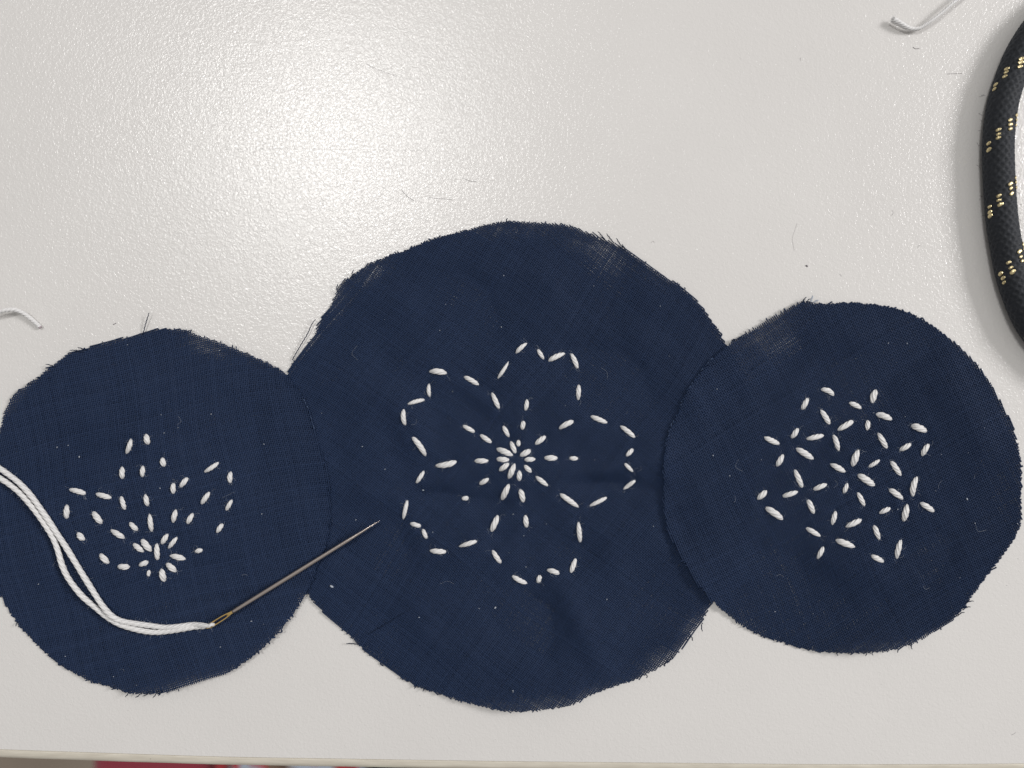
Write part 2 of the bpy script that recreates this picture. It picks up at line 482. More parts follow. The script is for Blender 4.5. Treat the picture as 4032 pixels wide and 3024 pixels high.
ST_L = [(515,1728,497,1785,19,3),(573,1711,583,1749,22,0),(480,1839,481,1884,20,0),(562,1834,560,1878,19,0),(273,1928,337,1945,20,-2),
 (379,1945,439,1961,20,0),(476,1955,492,2007,18,0),(571,1947,581,1992,19,0),(638,1804,645,1836,21,0),(805,1858,860,1820,17,2),
 (908,1858,907,1901,19,-2),(738,1881,710,1917,19,0),(681,1903,682,1943,19,0),(825,1937,793,1984,19,0),(913,1968,891,2009,16,0),
 (262,1988,262,2041,21,0),(366,2018,400,2061,23,0),(510,2059,541,2088,19,0),(589,2024,598,2092,19,1),(437,2087,489,2119,21,0),
 (305,2100,330,2127,23,0),(525,2142,564,2173,20,0),(558,2126,594,2170,24,0),(616,2140,620,2204,20,0),(394,2183,426,2218,22,0),
 (465,2231,509,2233,22,0),(548,2227,583,2211,20,0),(587,2245,584,2268,14,0),(634,2242,646,2288,24,0),(655,2221,691,2252,23,-2),
 (670,2188,729,2202,22,-1),(660,2102,637,2141,20,0),(697,2115,664,2158,17,0),(769,2172,797,2165,18,0),(692,2006,681,2057,20,0),
 (759,2021,738,2061,19,0),(876,2062,854,2097,18,0)]


def rim(u, v, cx, cy, R):
    r = np.hypot(u - cx, v - cy) / R
    return np.clip((1.02 - r) / 0.22, 0.22, 1.0)

def pucker(u, v, sts):
    """cloth pulled in where the thread goes down, lifted between"""
    h = np.zeros_like(u)
    for (u1, v1, u2, v2, w, bow) in sts:
        near = (np.abs(u - (u1 + u2) / 2) < 150) & (np.abs(v - (v1 + v2) / 2) < 150)
        if not near.any(): continue
        un, vn = u[near], v[near]
        g = -0.26 * np.exp(-((un - u1) ** 2 + (vn - v1) ** 2) / 17.0 ** 2) - 0.26 * np.exp(-((un - u2) ** 2 + (vn - v2) ** 2) / 17.0 ** 2)
        g += 0.20 * np.exp(-((un - (u1 + u2) / 2) ** 2 + (vn - (v1 + v2) / 2) ** 2) / 48.0 ** 2)
        h[near] += g * MM
    return h
# heights in metres above the table (the yarns' mid plane)
def h_m(u, v):
    u = np.asarray(u, float); v = np.asarray(v, float)
    h = (0.30 + 0.45 * rim(u, v, 2020, 1835, 950)) * MM + (ripple(u, v, 11, 1.15 * MM) * rim(u, v, 2020, 1835, 950)) + pucker(u, v, ST_M)
    for cx, cy, a, b_, ang, amp in [
        (2170, 2860, 300, 190, 0, 2.9), (2700, 2600, 120, 170, -40, 1.3), (1290, 1150, 170, 60, 50, 0.25),
        (2330, 930, 330, 70, -20, 0.2), (2290, 2480, 60, 300, 28, 0.9), (2100, 2440, 55, 260, 22, -0.45),
        (1750, 1890, 260, 42, 12, 1.05), (1760, 1960, 240, 36, -10, -0.83), (2370, 1850, 240, 40, 10, 1.05), (2400, 1910, 220, 34, -5, -0.90), (1640, 1720, 60, 150, 25, 0.60), (2230, 1560, 150, 40, 35, 0.60), (1880, 1560, 150, 36, -35, 0.60), (1900, 2110, 150, 36, 40, 0.60), (2200, 2330, 200, 60, 12, 0.60), (2160, 2400, 170, 50, 8, -0.30),
        (2520, 2150, 300, 70, 35, 0.5), (1700, 1350, 90, 260, 20, 0.4), (1450, 1700, 110, 330, 10, 0.5),
        (1550, 2432, 130, 9, 32, 0.22), (2060, 1640, 40, 150, 5, 0.35), (2030, 2140, 40, 140, -4, 0.35)]:
        h = h + amp * MM * blob(u, v, cx, cy, a, b_, ang)
    return np.maximum(h, 0.32 * MM + 0.08 * (h - 0.32 * MM))

def over(u, v, own):
    """rest a side cloth on the middle one where they overlap"""
    sd = signed_dist(u, v, POLY_M).reshape(np.shape(u)) if np.ndim(u) else signed_dist(np.array([u]), np.array([v]), POLY_M)[0]
    k = np.clip((sd + 70) / 90.0, 0, 1)
    k = k * k * (3 - 2 * k)
    return own * (1 - 0.4 * k) + k * (h_m(u, v) + 0.28 * MM)

def h_l(u, v):
    u = np.asarray(u, float); v = np.asarray(v, float)
    h = (0.28 + 0.38 * rim(u, v, 630, 2010, 690)) * MM + (ripple(u, v, 23, 0.95 * MM) * rim(u, v, 630, 2010, 690)) + pucker(u, v, ST_L)
    for cx, cy, a, b_, ang, amp in [
        (760, 2800, 280, 150, 8, 3.4), (1100, 2520, 170, 80, 45, 1.0), (860, 1330, 260, 60, -22, 0.5), (90, 1500, 130, 60, 40, 0.6),
        (700, 1780, 220, 46, -12, 0.4), (560, 1650, 40, 220, 4, 0.3), (850, 2150, 60, 260, 60, 0.45), (480, 2560, 260, 60, 30, 0.5)]:
        h = h + amp * MM * blob(u, v, cx, cy, a, b_, ang)
    h = np.maximum(h, 0.32 * MM + 0.08 * (h - 0.32 * MM))
    return over(u, v, h)

def h_r(u, v):
    u = np.asarray(u, float); v = np.asarray(v, float)
    h = (0.28 + 0.38 * rim(u, v, 3320, 1880, 695)) * MM + (ripple(u, v, 37, 0.95 * MM) * rim(u, v, 3320, 1880, 695)) + pucker(u, v, ST_R)
    for cx, cy, a, b_, ang, amp in [
        (3480, 2620, 260, 110, 4, 2.2), (3060, 1280, 220, 120, 30, 0.6), (2720, 2260, 80, 190, 32, 1.3), (2600, 1900, 60, 200, 0, 0.5),
        (3150, 1500, 50, 200, -35, 0.45), (3400, 1750, 180, 45, 20, 0.35), (3250, 2200, 260, 60, -20, 0.4), (3800, 1600, 60, 260, 28, 0.35)]:
        h = h + amp * MM * blob(u, v, cx, cy, a, b_, ang)
    h = np.maximum(h, 0.32 * MM + 0.08 * (h - 0.32 * MM))
    return over(u, v, h)

# ------------------------------------------------------------------ woven cloth
def weave(name, poly, hfun, ang, pitch_w, pitch_f, holes, bare, parent, seed, bend):
    """plain weave of crossing yarns: every warp and weft yarn is a crimped, arched ribbon cut off at the outline"""
    r = np.random.default_rng(seed)
    cx, cy = poly.mean(axis=0)
    R = np.abs(poly - [cx, cy]).max() * 1.08
    ca, sa = math.cos(math.radians(ang)), math.sin(math.radians(ang))
    nw, nf = int(2 * R / pitch_w), int(2 * R / pitch_f)
    I, J = np.meshgrid(np.arange(nw), np.arange(nf), indexing='ij')
    jit_w = np.cumsum(r.normal(0, 0.05, nw)); jit_w -= np.linspace(jit_w[0], jit_w[-1], nw)
    jit_f = np.cumsum(r.normal(0, 0.05, nf)); jit_f -= np.linspace(jit_f[0], jit_f[-1], nf)
    x = (I - nw / 2) * pitch_w + (jit_w * 1.3 + r.normal(0, 0.35, nw))[:, None]
    y = (J - nf / 2) * pitch_f + (jit_f * 1.3 + r.normal(0, 0.35, nf))[None, :]
    # hand-cut cloth is pulled out of square
    X = x + bend * 42 * np.sin(y / 420.0 + seed) + 7 * np.sin(y / 97.0 + x / 300.0)
    Y = y + bend * 42 * np.sin(x / 390.0 + 2 * seed) + 7 * np.sin(x / 110.0 - y / 280.0)
    U = cx + X * ca + Y * sa
    V = cy - X * sa + Y * ca
    U = U + r.normal(0, 0.22, U.shape); V = V + r.normal(0, 0.22, V.shape)
    sd = signed_dist(U, V, poly).reshape(U.shape)
    H = hfun(U, V)
    # openness: where yarns are thin the table shows through
    op = np.zeros_like(U)
    for (hx, hy, a, b_, an, k) in holes:
        op = np.maximum(op, k * blob(U, V, hx, hy, a, b_, an))
    op = op * np.clip(0.80 + ripple(U, V, seed + 90, 0.15) + ripple(U * 3.1, V * 3.1, seed + 91, 0.2), 0.4, 1.0)
    op = op + 0.10 * np.clip(r.normal(0, 1, U.shape), -1, 1.5) * (0.25 + op)
    H = H * (1 - 0.5 * np.clip(op, 0, 1) * (sd < 140))
    edgeop = 0.30 * np.exp(-np.clip(sd, 0, None) / 9.0)
    wid = np.clip(0.90 - 0.47 * np.clip(op, 0, 1) - edgeop * 0.5, 0.42, 1.0)
    slub_w = 1 + 0.11 * r.normal(0, 1, nw)[:, None] + 0.05 * r.normal(0, 1, U.shape)
    slub_f = 1 + 0.11 * r.normal(0, 1, nf)[None, :] + 0.05 * r.normal(0, 1, U.shape)
    par = ((I + J) % 2) * 2 - 1
    A = 0.11 * MM * (1 - 0.55 * np.clip(op, 0, 1))
    # where one set of yarns has frayed away
    bareW = np.zeros_like(U); bareF = np.zeros_like(U)
    for (hx, hy, a, b_, an, k, which) in bare:
        g = k * blob(U, V, hx, hy, a, b_, an)
        if which == 'w': bareW = np.maximum(bareW, g)
        else: bareF = np.maximum(bareF, g)
    ew = r.uniform(-2.5, 2.5, nw)[:, None] + np.where(r.random(nw) < 0.06, -6, 0)[:, None]
    ef = r.uniform(-2.5, 2.5, nf)[None, :] + np.where(r.random(nf) < 0.05, -6, 0)[None, :]
    Mw = sd > ew + bareW
    Mf = sd > ef + bareF
    verts, quads, tints, off = [], [], [], 0
    for kind in ('w', 'f'):
        if kind == 'w':
            M, sgn, wd, pit = Mw, par, wid * slub_w * pitch_w * 0.5, pitch_w
            tu = np.gradient(U, axis=1); tv = np.gradient(V, axis=1)
            tint = r.normal(0.42, 0.045, nw)[:, None] + r.normal(0, 0.05, U.shape)
        else:
            M, sgn, wd, pit = Mf, -par, wid * slub_f * pitch_f * 0.5, pitch_f
            tu = np.gradient(U, axis=0); tv = np.gradient(V, axis=0)
            tint = r.normal(0.42, 0.045, nf)[None, :] + r.normal(0, 0.05, U.shape)
        ln = np.hypot(tu, tv) + 1e-9
        nu, nv = -tv / ln, tu / ln
        Z = H + sgn * A
        # frayed tips rise or droop a little
        Z = Z + np.where(sd < 6, r.normal(0, 0.03 * MM, U.shape), 0)
        loc = []
        for side, dz in ((-1, -0.20 * MM), (0, 0.05 * MM), (1, -0.20 * MM)):
            loc.append(P(U + side * nu * wd, V + side * nv * wd, np.maximum(Z + dz * (1 - 0.8 * np.clip(op, 0, 1)), 0.03 * MM)))
        loc = np.stack(loc, axis=2)                    # nw, nf, 3, 3
        if kind == 'w':
            ok = M[:, :-1] & M[:, 1:]
            a = (I * nf + J)[:, :-1][ok]; b2 = (I * nf + J)[:, 1:][ok]
        else:
            ok = M[:-1, :] & M[1:, :]
            a = (I * nf + J)[:-1, :][ok]; b2 = (I * nf + J)[1:, :][ok]
        q = np.concatenate([np.stack([a * 3 + s, a * 3 + s + 1, b2 * 3 + s + 1, b2 * 3 + s], axis=1) for s in (0, 1)])
        used = np.zeros(nw * nf * 3, bool); used[q.ravel()] = True
        remap = np.cumsum(used) - 1
        verts.append(loc.reshape(-1, 3)[used])
        quads.append(remap[q] + off)
        tints.append(np.repeat(tint[..., None], 3, axis=2).ravel()[used])
        off += int(used.sum())
    o = link_mesh(name, np.vstack(verts), np.vstack(quads), NAVY, parent, attrs={"yarn_tint": np.concatenate(tints)})
    tag(o, kind="stuff")
    return o

def cloth_root(name, poly, label):
    c = poly.mean(axis=0)
    o = empty(name, tuple(P(c[0], c[1], 0.0)))
    return tag(o, label, "fabric circle", "navy fabric circles with white running stitch")

root_m = cloth_root("fabric_circle", POLY_M, "largest navy cotton circle, middle one, stitched with five-petalled blossom")
root_l = cloth_root("fabric_circle", POLY_L, "navy cotton circle under the threaded needle, stitched with half-open blossom")
root_r = cloth_root("fabric_circle", POLY_R, "navy cotton circle beside the black cord, stitched with six-armed star flower")

weave("woven_cotton", POLY_M, h_m, -33, 7.7, 7.4,
      [(1330, 1170, 95, 70, 50, 1.0), (1460, 1080, 120, 55, 25, 1.0), (1230, 1330, 90, 26, 55, 0.8), (2080, 905, 280, 48, 0, 1.0),
       (2350, 985, 250, 75, -25, 1.0), (2560, 1075, 130, 30, -36, 0.7), (2790, 1270, 70, 20, -55, 0.35), (2720, 2470, 75, 30, 50, 0.8),
       (2600, 2600, 110, 48, 35, 0.85), (2110, 2770, 170, 36, 0, 0.65), (2330, 2715, 90, 26, 22, 0.5), (1790, 2370, 60, 80, -35, 0.28)],
      [(2385, 960, 70, 60, -25, 6, 'w'), (2700, 2545, 60, 50, 45, 4, 'f')], root_m, 3, 1.0)
weave("woven_cotton", POLY_L, h_l, 11, 7.4, 8.0,
      [(820, 1365, 150, 48, -22, 0.95), (1000, 1430, 100, 26, -26, 0.55), (60, 1590, 110, 22, 55, 0.8), (430, 1352, 190, 18, 16, 0.5),
       (780, 2680, 170, 22, 14, 0.6), (1150, 1540, 60, 16, -50, 0.4)],
      [(800, 2690, 130, 40, 14, 12, 'f')], root_l, 5, 0.7)
weave("woven_cotton", POLY_R, h_r, 27, 7.8, 8.0,
      [(3020, 1330, 150, 95, 25, 1.0), (3110, 1270, 100, 60, 20, 0.8), (2960, 1420, 90, 80, 30, 0.75), (3950, 1640, 90, 16, -62, 0.5),
       (3480, 2540, 130, 26, 5, 0.45), (2990, 2470, 80, 22, -25, 0.3), (3690, 2475, 110, 16, 33, 0.5)],
      [(3060, 1230, 120, 60, 30, 24, 'f'), (3640, 2520, 90, 40, 30, 14, 'f')], root_r, 8, 0.8)

# ------------------------------------------------------------------ stitches
def stitch(parent, hfun, u1, v1, u2, v2, w, bow):
    L = math.hypot(u2 - u1, v2 - v1)
    NT, NR = 25, 40
    t = np.linspace(-1, 1, NT)
    ext = 1.09
    mu, mv = (u1 + u2) / 2, (v1 + v2) / 2
    du, dv = (u2 - u1) / L, (v2 - v1) / L
    pu, pv = -dv, du
    sg = 1 if du >= 0 else -1
    cu = mu + du * t * L / 2 * ext + pu * sg * bow * (1 - t ** 2) * 1.2
    cv = mv + dv * t * L / 2 * ext + pv * sg * bow * (1 - t ** 2) * 1.2
    base = hfun(cu, cv)
    r0 = w * 1.03 / 2 * PX
    asym = rnd.uniform(-0.12, 0.12)
    pw = rnd.uniform(2.0, 3.2)
    tt = np.clip(np.abs(t + asym * (1 - t ** 2)), 0, 1)
    prof_ = np.clip((1 - tt ** pw), 0, 1) ** 0.66
    prof_ = np.maximum(prof_, 0.18)
    rad = r0 * prof_ * 1.04
    zc = base + r0 * 0.32 + 0.03 * MM - (np.abs(t) ** 5) * 0.42 * MM * min(1, w / 20)
    path = P(cu, cv, zc)
    v_, q_, t_ = tube(path, rad, NR, lobes=5, depth=0.46, pitch=-(w * rnd.uniform(4.2, 6.0)) * PX, squash=0.68, twist0=rnd.uniform(0, 3))
    return link_mesh("stitch", v_, q_, THREAD, parent, tris=t_)

def fuzz_on(parent, hfun, sts, seed):
    """thin loose cotton fibres standing off the stitches"""
    r = np.random.default_rng(seed)
    parts = []
    for (u1, v1, u2, v2, w, bow) in sts:
        for _ in range(int(r.integers(5, 10))):
            t = r.uniform(-0.1, 1.1)
            side = r.choice((-1, 1))
            L = math.hypot(u2 - u1, v2 - v1); du, dv = (u2 - u1) / L, (v2 - v1) / L
            bu, bv = u1 + (u2 - u1) * t - dv * side * w * 0.42, v1 + (v2 - v1) * t + du * side * w * 0.42
            a = r.uniform(0, 2 * math.pi); ln = r.uniform(8, 22)
            c = r.uniform(-1, 1) * ln * 0.35
            pts = [(bu, bv), (bu + math.cos(a) * ln * .5 - math.sin(a) * c, bv + math.sin(a) * ln * .5 + math.cos(a) * c), (bu + math.cos(a) * ln, bv + math.sin(a) * ln)]
            p, _ = resample([(x, y, 0) for x, y in pts], 4)
            z_ = hfun(p[:, 0], p[:, 1]) + 0.16 * MM
            parts.append(tube(P(p[:, 0], p[:, 1], z_), 0.22 * PX, 3, cap=False))
    v_, q_, t_ = join(parts)
    o = link_mesh("stitch_fuzz", v_, q_, LINT_W, parent)
    tag(o, kind="stuff")

for root, hf, sts, sd_ in ((root_m, h_m, ST_M, 1), (root_l, h_l, ST_L, 2), (root_r, h_r, ST_R, 3)):
    for s_ in sts:
        so = stitch(root, hf, *s_)
    fuzz_on(root, hf, sts, sd_)

# ------------------------------------------------------------------ loose yarns at the cut edges
def yarn_part(parent, hfun, pts, wave=0.8, rad=2.0, lift=0.5, pale=False, mat=None):
    p, s = resample([(x, y, 0) for x, y in pts], 3)
    d = np.gradient(p[:, :2], axis=0); d /= np.linalg.norm(d, axis=1)[:, None] + 1e-9
    ph = rnd.uniform(0, 6)
    u = p[:, 0] - d[:, 1] * wave * np.sin(s / 14.6 * 2 * math.pi + ph)
    v = p[:, 1] + d[:, 0] * wave * np.sin(s / 14.6 * 2 * math.pi + ph)
    k = np.linspace(0, 1, len(u))
    z_ = hfun(u, v) * (1 - k * 0.3) + lift * MM * k
    rd = rad * PX * np.clip(1.15 - 0.5 * k ** 3, 0.3, 1)
    v_, q_, t_ = tube(P(u, v, z_), rd, 6, lobes=2, depth=0.2, pitch=12 * PX)
    return link_mesh("loose_yarn", v_, q_, mat or (LINT_W if pale else NAVY), parent, tris=t_)

for pts in ([(563,1316),(572,1280),(579,1256),(587,1232)],[(335,1388),(300,1380),(274,1379)],[(345,1378),(322,1372),(306,1368)],[(222,1448),(200,1438),(180,1434)],
            [(165,1490),(152,1485),(140,1488)],[(128,1512),(115,1508),(104,1514)],[(510,2718),(502,2734),(494,2744)],[(560,2725),(547,2738),(534,2747)],[(590,2722),(578,2733),(566,2741)],
            [(626,2718),(612,2736),(602,2748)],[(640,2718),(630,2732),(622,2740)],[(452,2700),(446,2712),(438,2716)],[(70,2450),(64,2458),(62,2466)]):
    yarn_part(root_l, h_l, pts)
for pts in ([(1390,1092),(1386,1076),(1393,1062)],[(1150,1418),(1180,1366),(1212,1312),(1226,1280),(1242,1257)],[(1330,1150),(1326,1132),(1331,1118)],
            [(2384,946),(2368,926),(2354,911)],[(2418,958),(2402,938),(2388,920)],[(2452,975),(2438,956),(2427,938)],[(2466,985),(2455,970),(2449,962)],
            [(1412,2538),(1388,2534),(1364,2534)],[(2765,2452),(2762,2468),(2765,2486)],[(2720,2505),(2726,2514),(2726,2523)],[(2650,2590),(2640,2598),(2633,2608)],
            [(2628,2604),(2618,2614),(2615,2624)],[(2545,2655),(2548,2664),(2545,2670)],[(1675,2708),(1668,2718),(1664,2722)],[(1640,2700),(1634,2708),(1632,2712)],
            [(1995,872),(1994,864),(1999,860)]):
    yarn_part(root_m, h_m, pts)
for pts in ([(3800,2376),(3818,2368),(3834,2367)],[(3790,2402),(3806,2392),(3822,2389)],[(3770,2426),(3784,2414),(3798,2411)],[(3298,2562),(3295,2574),(3299,2582)],
            [(3410,2566),(3412,2576),(3408,2583)],[(3436,2562),(3434,2574),(3437,2580)],[(3535,2552),(3536,2562),(3534,2570)],[(3590,2535),(3588,2548),(3592,2556)],
            [(2920,1330),(2900,1336),(2880,1338)],[(3160,1190),(3166,1178),(3176,1170)],[(3175,1190),(3184,1180),(3190,1176)],[(3845,1450),(3850,1440),(3854,1436)],[(2625,2090),(2618,2084),(2612,2086)]):
    yarn_part(root_r, h_r, pts)
for pts in ([(3192,1190),(3196,1176),(3200,1164)],[(3202,1190),(3212,1186),(3222,1180)]):
    yarn_part(root_r, h_r, pts, rad=3.4, pale=True, wave=1.5)

# pulled yarn that lies as a fine ridge on the middle circle, and yarn ends painted paler as if lit along the overlapping edges
yarn_part(root_m, lambda u, v: h_m(u, v) + 0.16 * MM, [(1452, 2497), (1520, 2456), (1590, 2412), (1656, 2368)], wave=0.7, rad=1.8, lift=0.1)
for edge_pts, root, hf, cnt in (([(2826, 1392), (2792, 1423), (2745, 1483), (2709, 1530), (2684, 1584), (2658, 1642), (2640, 1685), (2622, 1743)], root_r, h_r, 15),
                                ([(1196, 1568), (1221, 1634), (1243, 1718), (1262, 1775)], root_l, h_l, 7)):
    e_, _ = resample([(x, y, 0) for x, y in edge_pts], 3)
    for k_ in range(cnt):
        i_ = rnd.randrange(3, len(e_) - 3)
        a_ = e_[i_ + 2, :2] - e_[i_ - 2, :2]; a_ /= np.linalg.norm(a_)
        c0 = e_[i_, :2] + np.array([-a_[1], a_[0]]) * rnd.uniform(-2, 2)
        L_ = rnd.uniform(2.5, 7)
        yarn_part(root, lambda u, v, hf=hf: hf(u, v) + 0.12 * MM, [tuple(c0 - a_ * L_), tuple(c0), tuple(c0 + a_ * L_)], wave=0.6, rad=rnd.uniform(1.6, 2.6), lift=0.05, mat=YARN_END)

# ------------------------------------------------------------------ lint on cloth
def lint(name, parent, hfun, poly, nspeck, nhair, seed, mat, extra=()):
    r = np.random.default_rng(seed)
    parts = []
    lo, hi = poly.min(axis=0), poly.max(axis=0)
    pts = []
    while len(pts) < nspeck + nhair:
        u, v = r.uniform(lo[0], hi[0]), r.uniform(lo[1], hi[1])
        if signed_dist(np.array([u]), np.array([v]), poly)[0] > 12 and -20 < u < 4060:
            pts.append((u, v))
    spec = [(u, v, r.uniform(0.8, 1.9)) for u, v in pts[:nspeck]] + list(extra)
    for u, v, rad in spec:
        a = r.uniform(0, 6.28)
        p = np.array([(u + math.cos(a) * rad * k * 1.5, v + math.sin(a) * rad * k * 1.5) for k in (-1, 0, 1)])
        z_ = hfun(p[:, 0], p[:, 1]) + 0.13 * MM
        parts.append(tube(P(p[:, 0], p[:, 1], z_), np.array([0.5, 1, 0.5]) * rad * PX, 5))
    for u, v in pts[nspeck:]:
        a = r.uniform(0, 6.28); ln = r.uniform(15, 60); c = r.uniform(-0.5, 0.5) * ln
        q3 = [(u, v, 0), (u + math.cos(a) * ln * .5 - math.sin(a) * c, v + math.sin(a) * ln * .5 + math.cos(a) * c, 0), (u + math.cos(a) * ln, v + math.sin(a) * ln, 0)]
        p, _ = resample(q3, 5)
        z_ = hfun(p[:, 0], p[:, 1]) + 0.15 * MM
        parts.append(tube(P(p[:, 0], p[:, 1], z_), 0.24 * PX, 3, cap=False))
    v_, q_, t_ = join(parts)
    o = link_mesh(name, v_, q_, mat, parent, tris=t_)
    return tag(o, kind="stuff")

lint("lint", root_m, h_m, POLY_M, 40, 6, 4, LINT_W, [(1306, 2309, 5.0), (1950, 2393, 3.2), (1666, 1930, 2.6)])
lint("lint", root_l, h_l, POLY_L, 20, 5, 5, LINT_W, [(312, 1799, 2.5), (990, 2446, 2.0)])
lint("lint", root_r, h_r, POLY_R, 22, 9, 6, LINT_W, [(3808, 1965, 3.0)])

# frayed tufts along the overlapping edges have their caught light put into the colour
def flat_h(u, v): return np.zeros_like(np.asarray(u, float)) + 0.02 * MM

# ------------------------------------------------------------------ lint and dust on the table
free = np.array([(-40, -20), (4070, -20), (4070, 2940), (-40, 2940)], float)
def table_lint():
    r = np.random.default_rng(9)
    parts = []
    n_ = 0
    while n_ < 26:
        u, v = r.uniform(0, 4032), r.uniform(10, 2935)
        if max(signed_dist(np.array([u]), np.array([v]), p_)[0] for p_ in (POLY_M, POLY_L, POLY_R)) > -8:
            continue
        n_ += 1
        if r.random() < 0.55:
            rad = r.uniform(0.5, 1.1)
            p = np.array([(u - rad, v), (u, v + 0.3), (u + rad, v)])
            parts.append(tube(P(p[:, 0], p[:, 1], np.full(3, 0.03 * MM)), np.array([0.5, 1, 0.5]) * rad * PX, 4))
        else:
            a = r.uniform(0, 6.28); ln = r.uniform(8, 26); c = r.uniform(-0.4, 0.4) * ln
            p, _ = resample([(u, v, 0), (u + math.cos(a) * ln * .5 - math.sin(a) * c, v + math.sin(a) * ln * .5 + math.cos(a) * c, 0), (u + math.cos(a) * ln, v + math.sin(a) * ln, 0)], 4)
            parts.append(tube(P(p[:, 0], p[:, 1], np.full(len(p), 0.04 * MM)), 0.32 * PX, 4, cap=False))
    for pts, rad in (([(3173, 1045), (3177, 1047), (3180, 1050)], 3.0), ([(3128, 985), (3120, 940), (3132, 900), (3138, 880)], 0.25),
                     ([(3730, 291), (3760, 290), (3790, 288)], 0.5), ([(446, 1278), (452, 1275), (457, 1272)], 1.3), ([(1875, 715), (1850, 712), (1820, 700)], 0.4),
                     ([(1780, 785), (1730, 782), (1690, 778)], 0.4), ([(880, 588), (1250, 586), (1690, 594)], 0.12), ([(1440, 250), (1480, 270), (1560, 300)], 0.3), ([(1630, 790), (1600, 770), (1580, 745)], 0.5), ([(3595, 185), (3605, 192), (3620, 190)], 0.8)):
        p, _ = resample([(x, y, 0) for x, y in pts], 4)
        parts.append(tube(P(p[:, 0], p[:, 1], np.full(len(p), 0.04 * MM)), rad * PX, 4))
    # hairs shed by the cord
    for _ in range(26):
        v = r.uniform(300, 1000); s_ = r.choice((-1, 1))
        cxx = 3930 + 105 * ((v - 600) / 600.0) ** 2
        u = cxx + s_ * r.uniform(58, 72)
        a = r.uniform(-1, 1) + (0 if s_ > 0 else math.pi); ln = r.uniform(10, 24)
        p, _ = resample([(u, v, 0), (u + math.cos(a) * ln * .5, v + math.sin(a) * ln * .5 + r.uniform(-5, 5), 0), (u + math.cos(a) * ln, v + math.sin(a) * ln, 0)], 4)
        parts.append(tube(P(p[:, 0], p[:, 1], np.full(len(p), 0.1 * MM)), 0.4 * PX, 3, cap=False))
    v_, q_, t_ = join(parts)
    o = link_mesh("lint", v_, q_, LINT_D, tris=t_)
    tag(o, "tiny dark lint specks and hairs scattered over the white table", "lint", kind="stuff")
table_lint()

# ------------------------------------------------------------------ needle
needle = empty("sewing_needle", tuple(P(1150, 2262, 0.0)))
tag(needle, "long steel sewing needle with gold eye holding white thread", "needle")
A0, A1 = np.array([811, 2474.0]), np.array([1497, 2049.0])
LN = np.linalg.norm(A1 - A0)
ND = (A1 - A0) / LN
NP = np.array([-ND[1], ND[0]])
def n_height(s):
    """needle rests on the cloth near its eye and rises slightly over the overlap"""
    p = A0 + ND * s
    return np.maximum(2.35 * MM, 0) + 0.0 * s
samp = np.linspace(0, LN, 60)
hh = []
for s in samp:
    u, v = A0 + ND * s
    hv = max(float(h_m(u, v)), float(h_l(u, v)) if signed_dist(np.array([u]), np.array([v]), POLY_L)[0] > 0 else 0)
    hh.append(hv)
hh = np.array(hh)
# straight line lying on top of the highest spots
best = None
for i in range(0, 25):
    for j in range(30, 60):
        s1, s2 = samp[i], samp[j]
        ln_ = hh[i] + (hh[j] - hh[i]) * (samp - s1) / (s2 - s1)
        up_ = max(0, (hh - ln_).max())
        cost_ = (ln_ + up_).mean()
        if best is None or cost_ < best[0]:
            best = (cost_, hh[i] + up_ - (hh[j] - hh[i]) * s1 / (s2 - s1), (hh[j] - hh[i]) / (s2 - s1))
def nz_at(s): return best[1] + best[2] * s + 0.14 * MM + 9 * PX
# eye: flattened gold loop
s0, s1 = 3.0, 128.0
hwid = 7.6
loop = []
def half_w(x):
    f = np.clip(min((x - s0) / 26.0, (s1 - x) / 62.0), 0, 1)
    return hwid * math.sin(f * math.pi / 2) ** 0.8
xs = list(np.linspace(s0, s1, 46))
ring = [(x, half_w(x)) for x in xs] + [(x, -half_w(x)) for x in xs[-2:0:-1]]
ring = np.array(ring)
N = len(ring)
uv = A0 + ring[:, :1] * ND + ring[:, 1:] * NP
path = P(uv[:, 0], uv[:, 1], nz_at(ring[:, 0]))
tan = np.roll(path, -1, axis=0) - np.roll(path, 1, axis=0); tan /= np.linalg.norm(tan, axis=1)[:, None]
side = np.cross([0, 0, 1.0], tan); side /= np.linalg.norm(side, axis=1)[:, None]; nor = np.cross(tan, side)
th = np.linspace(0, 2 * np.pi, 8, endpoint=False)
rr_ = 3.3 * PX
v_ = (path[:, None] + side[:, None] * (np.cos(th) * rr_)[None, :, None] + nor[:, None] * (np.sin(th) * rr_ * 1.25)[None, :, None]).reshape(-1, 3)
r_i = np.arange(N)[:, None] * 8; r_n = ((np.arange(N) + 1) % N)[:, None] * 8
c_ = np.arange(8)[None]; c2 = (c_ + 1) % 8
q_ = np.stack([r_i + c_, r_i + c2, r_n + c2, r_n + c_], -1).reshape(-1, 4)
link_mesh("eye", v_, q_, GOLD, needle)
# web between the eye and the shaft with its groove
s = np.linspace(94, 150, 14)
uv = A0 + s[:, None] * ND
rad = np.interp(s, [94, 104, 125, 150], [1.0, 5.0, 8.2, 9.6]) * PX
v_, q_, t_ = tube(P(uv[:, 0], uv[:, 1], nz_at(s) - 0.06 * MM), rad, 12, squash=0.72)
link_mesh("groove_web", v_, q_, GOLD, needle, tris=t_)
s = np.concatenate([np.linspace(124, 180, 10), np.linspace(200, LN - 160, 16), np.linspace(LN - 150, LN, 24)])
uv = A0 + s[:, None] * ND
rad = np.interp(s, [124, 150, 190, 330, LN - 150, LN - 60, LN - 12, LN], [7.0, 8.2, 8.9, 9.3, 7.9, 4.8, 1.6, 0.5]) * PX
v_, q_, t_ = tube(P(uv[:, 0], uv[:, 1], nz_at(s)), rad, 20)
link_mesh("shaft", v_, q_, STEEL, needle, tris=t_)

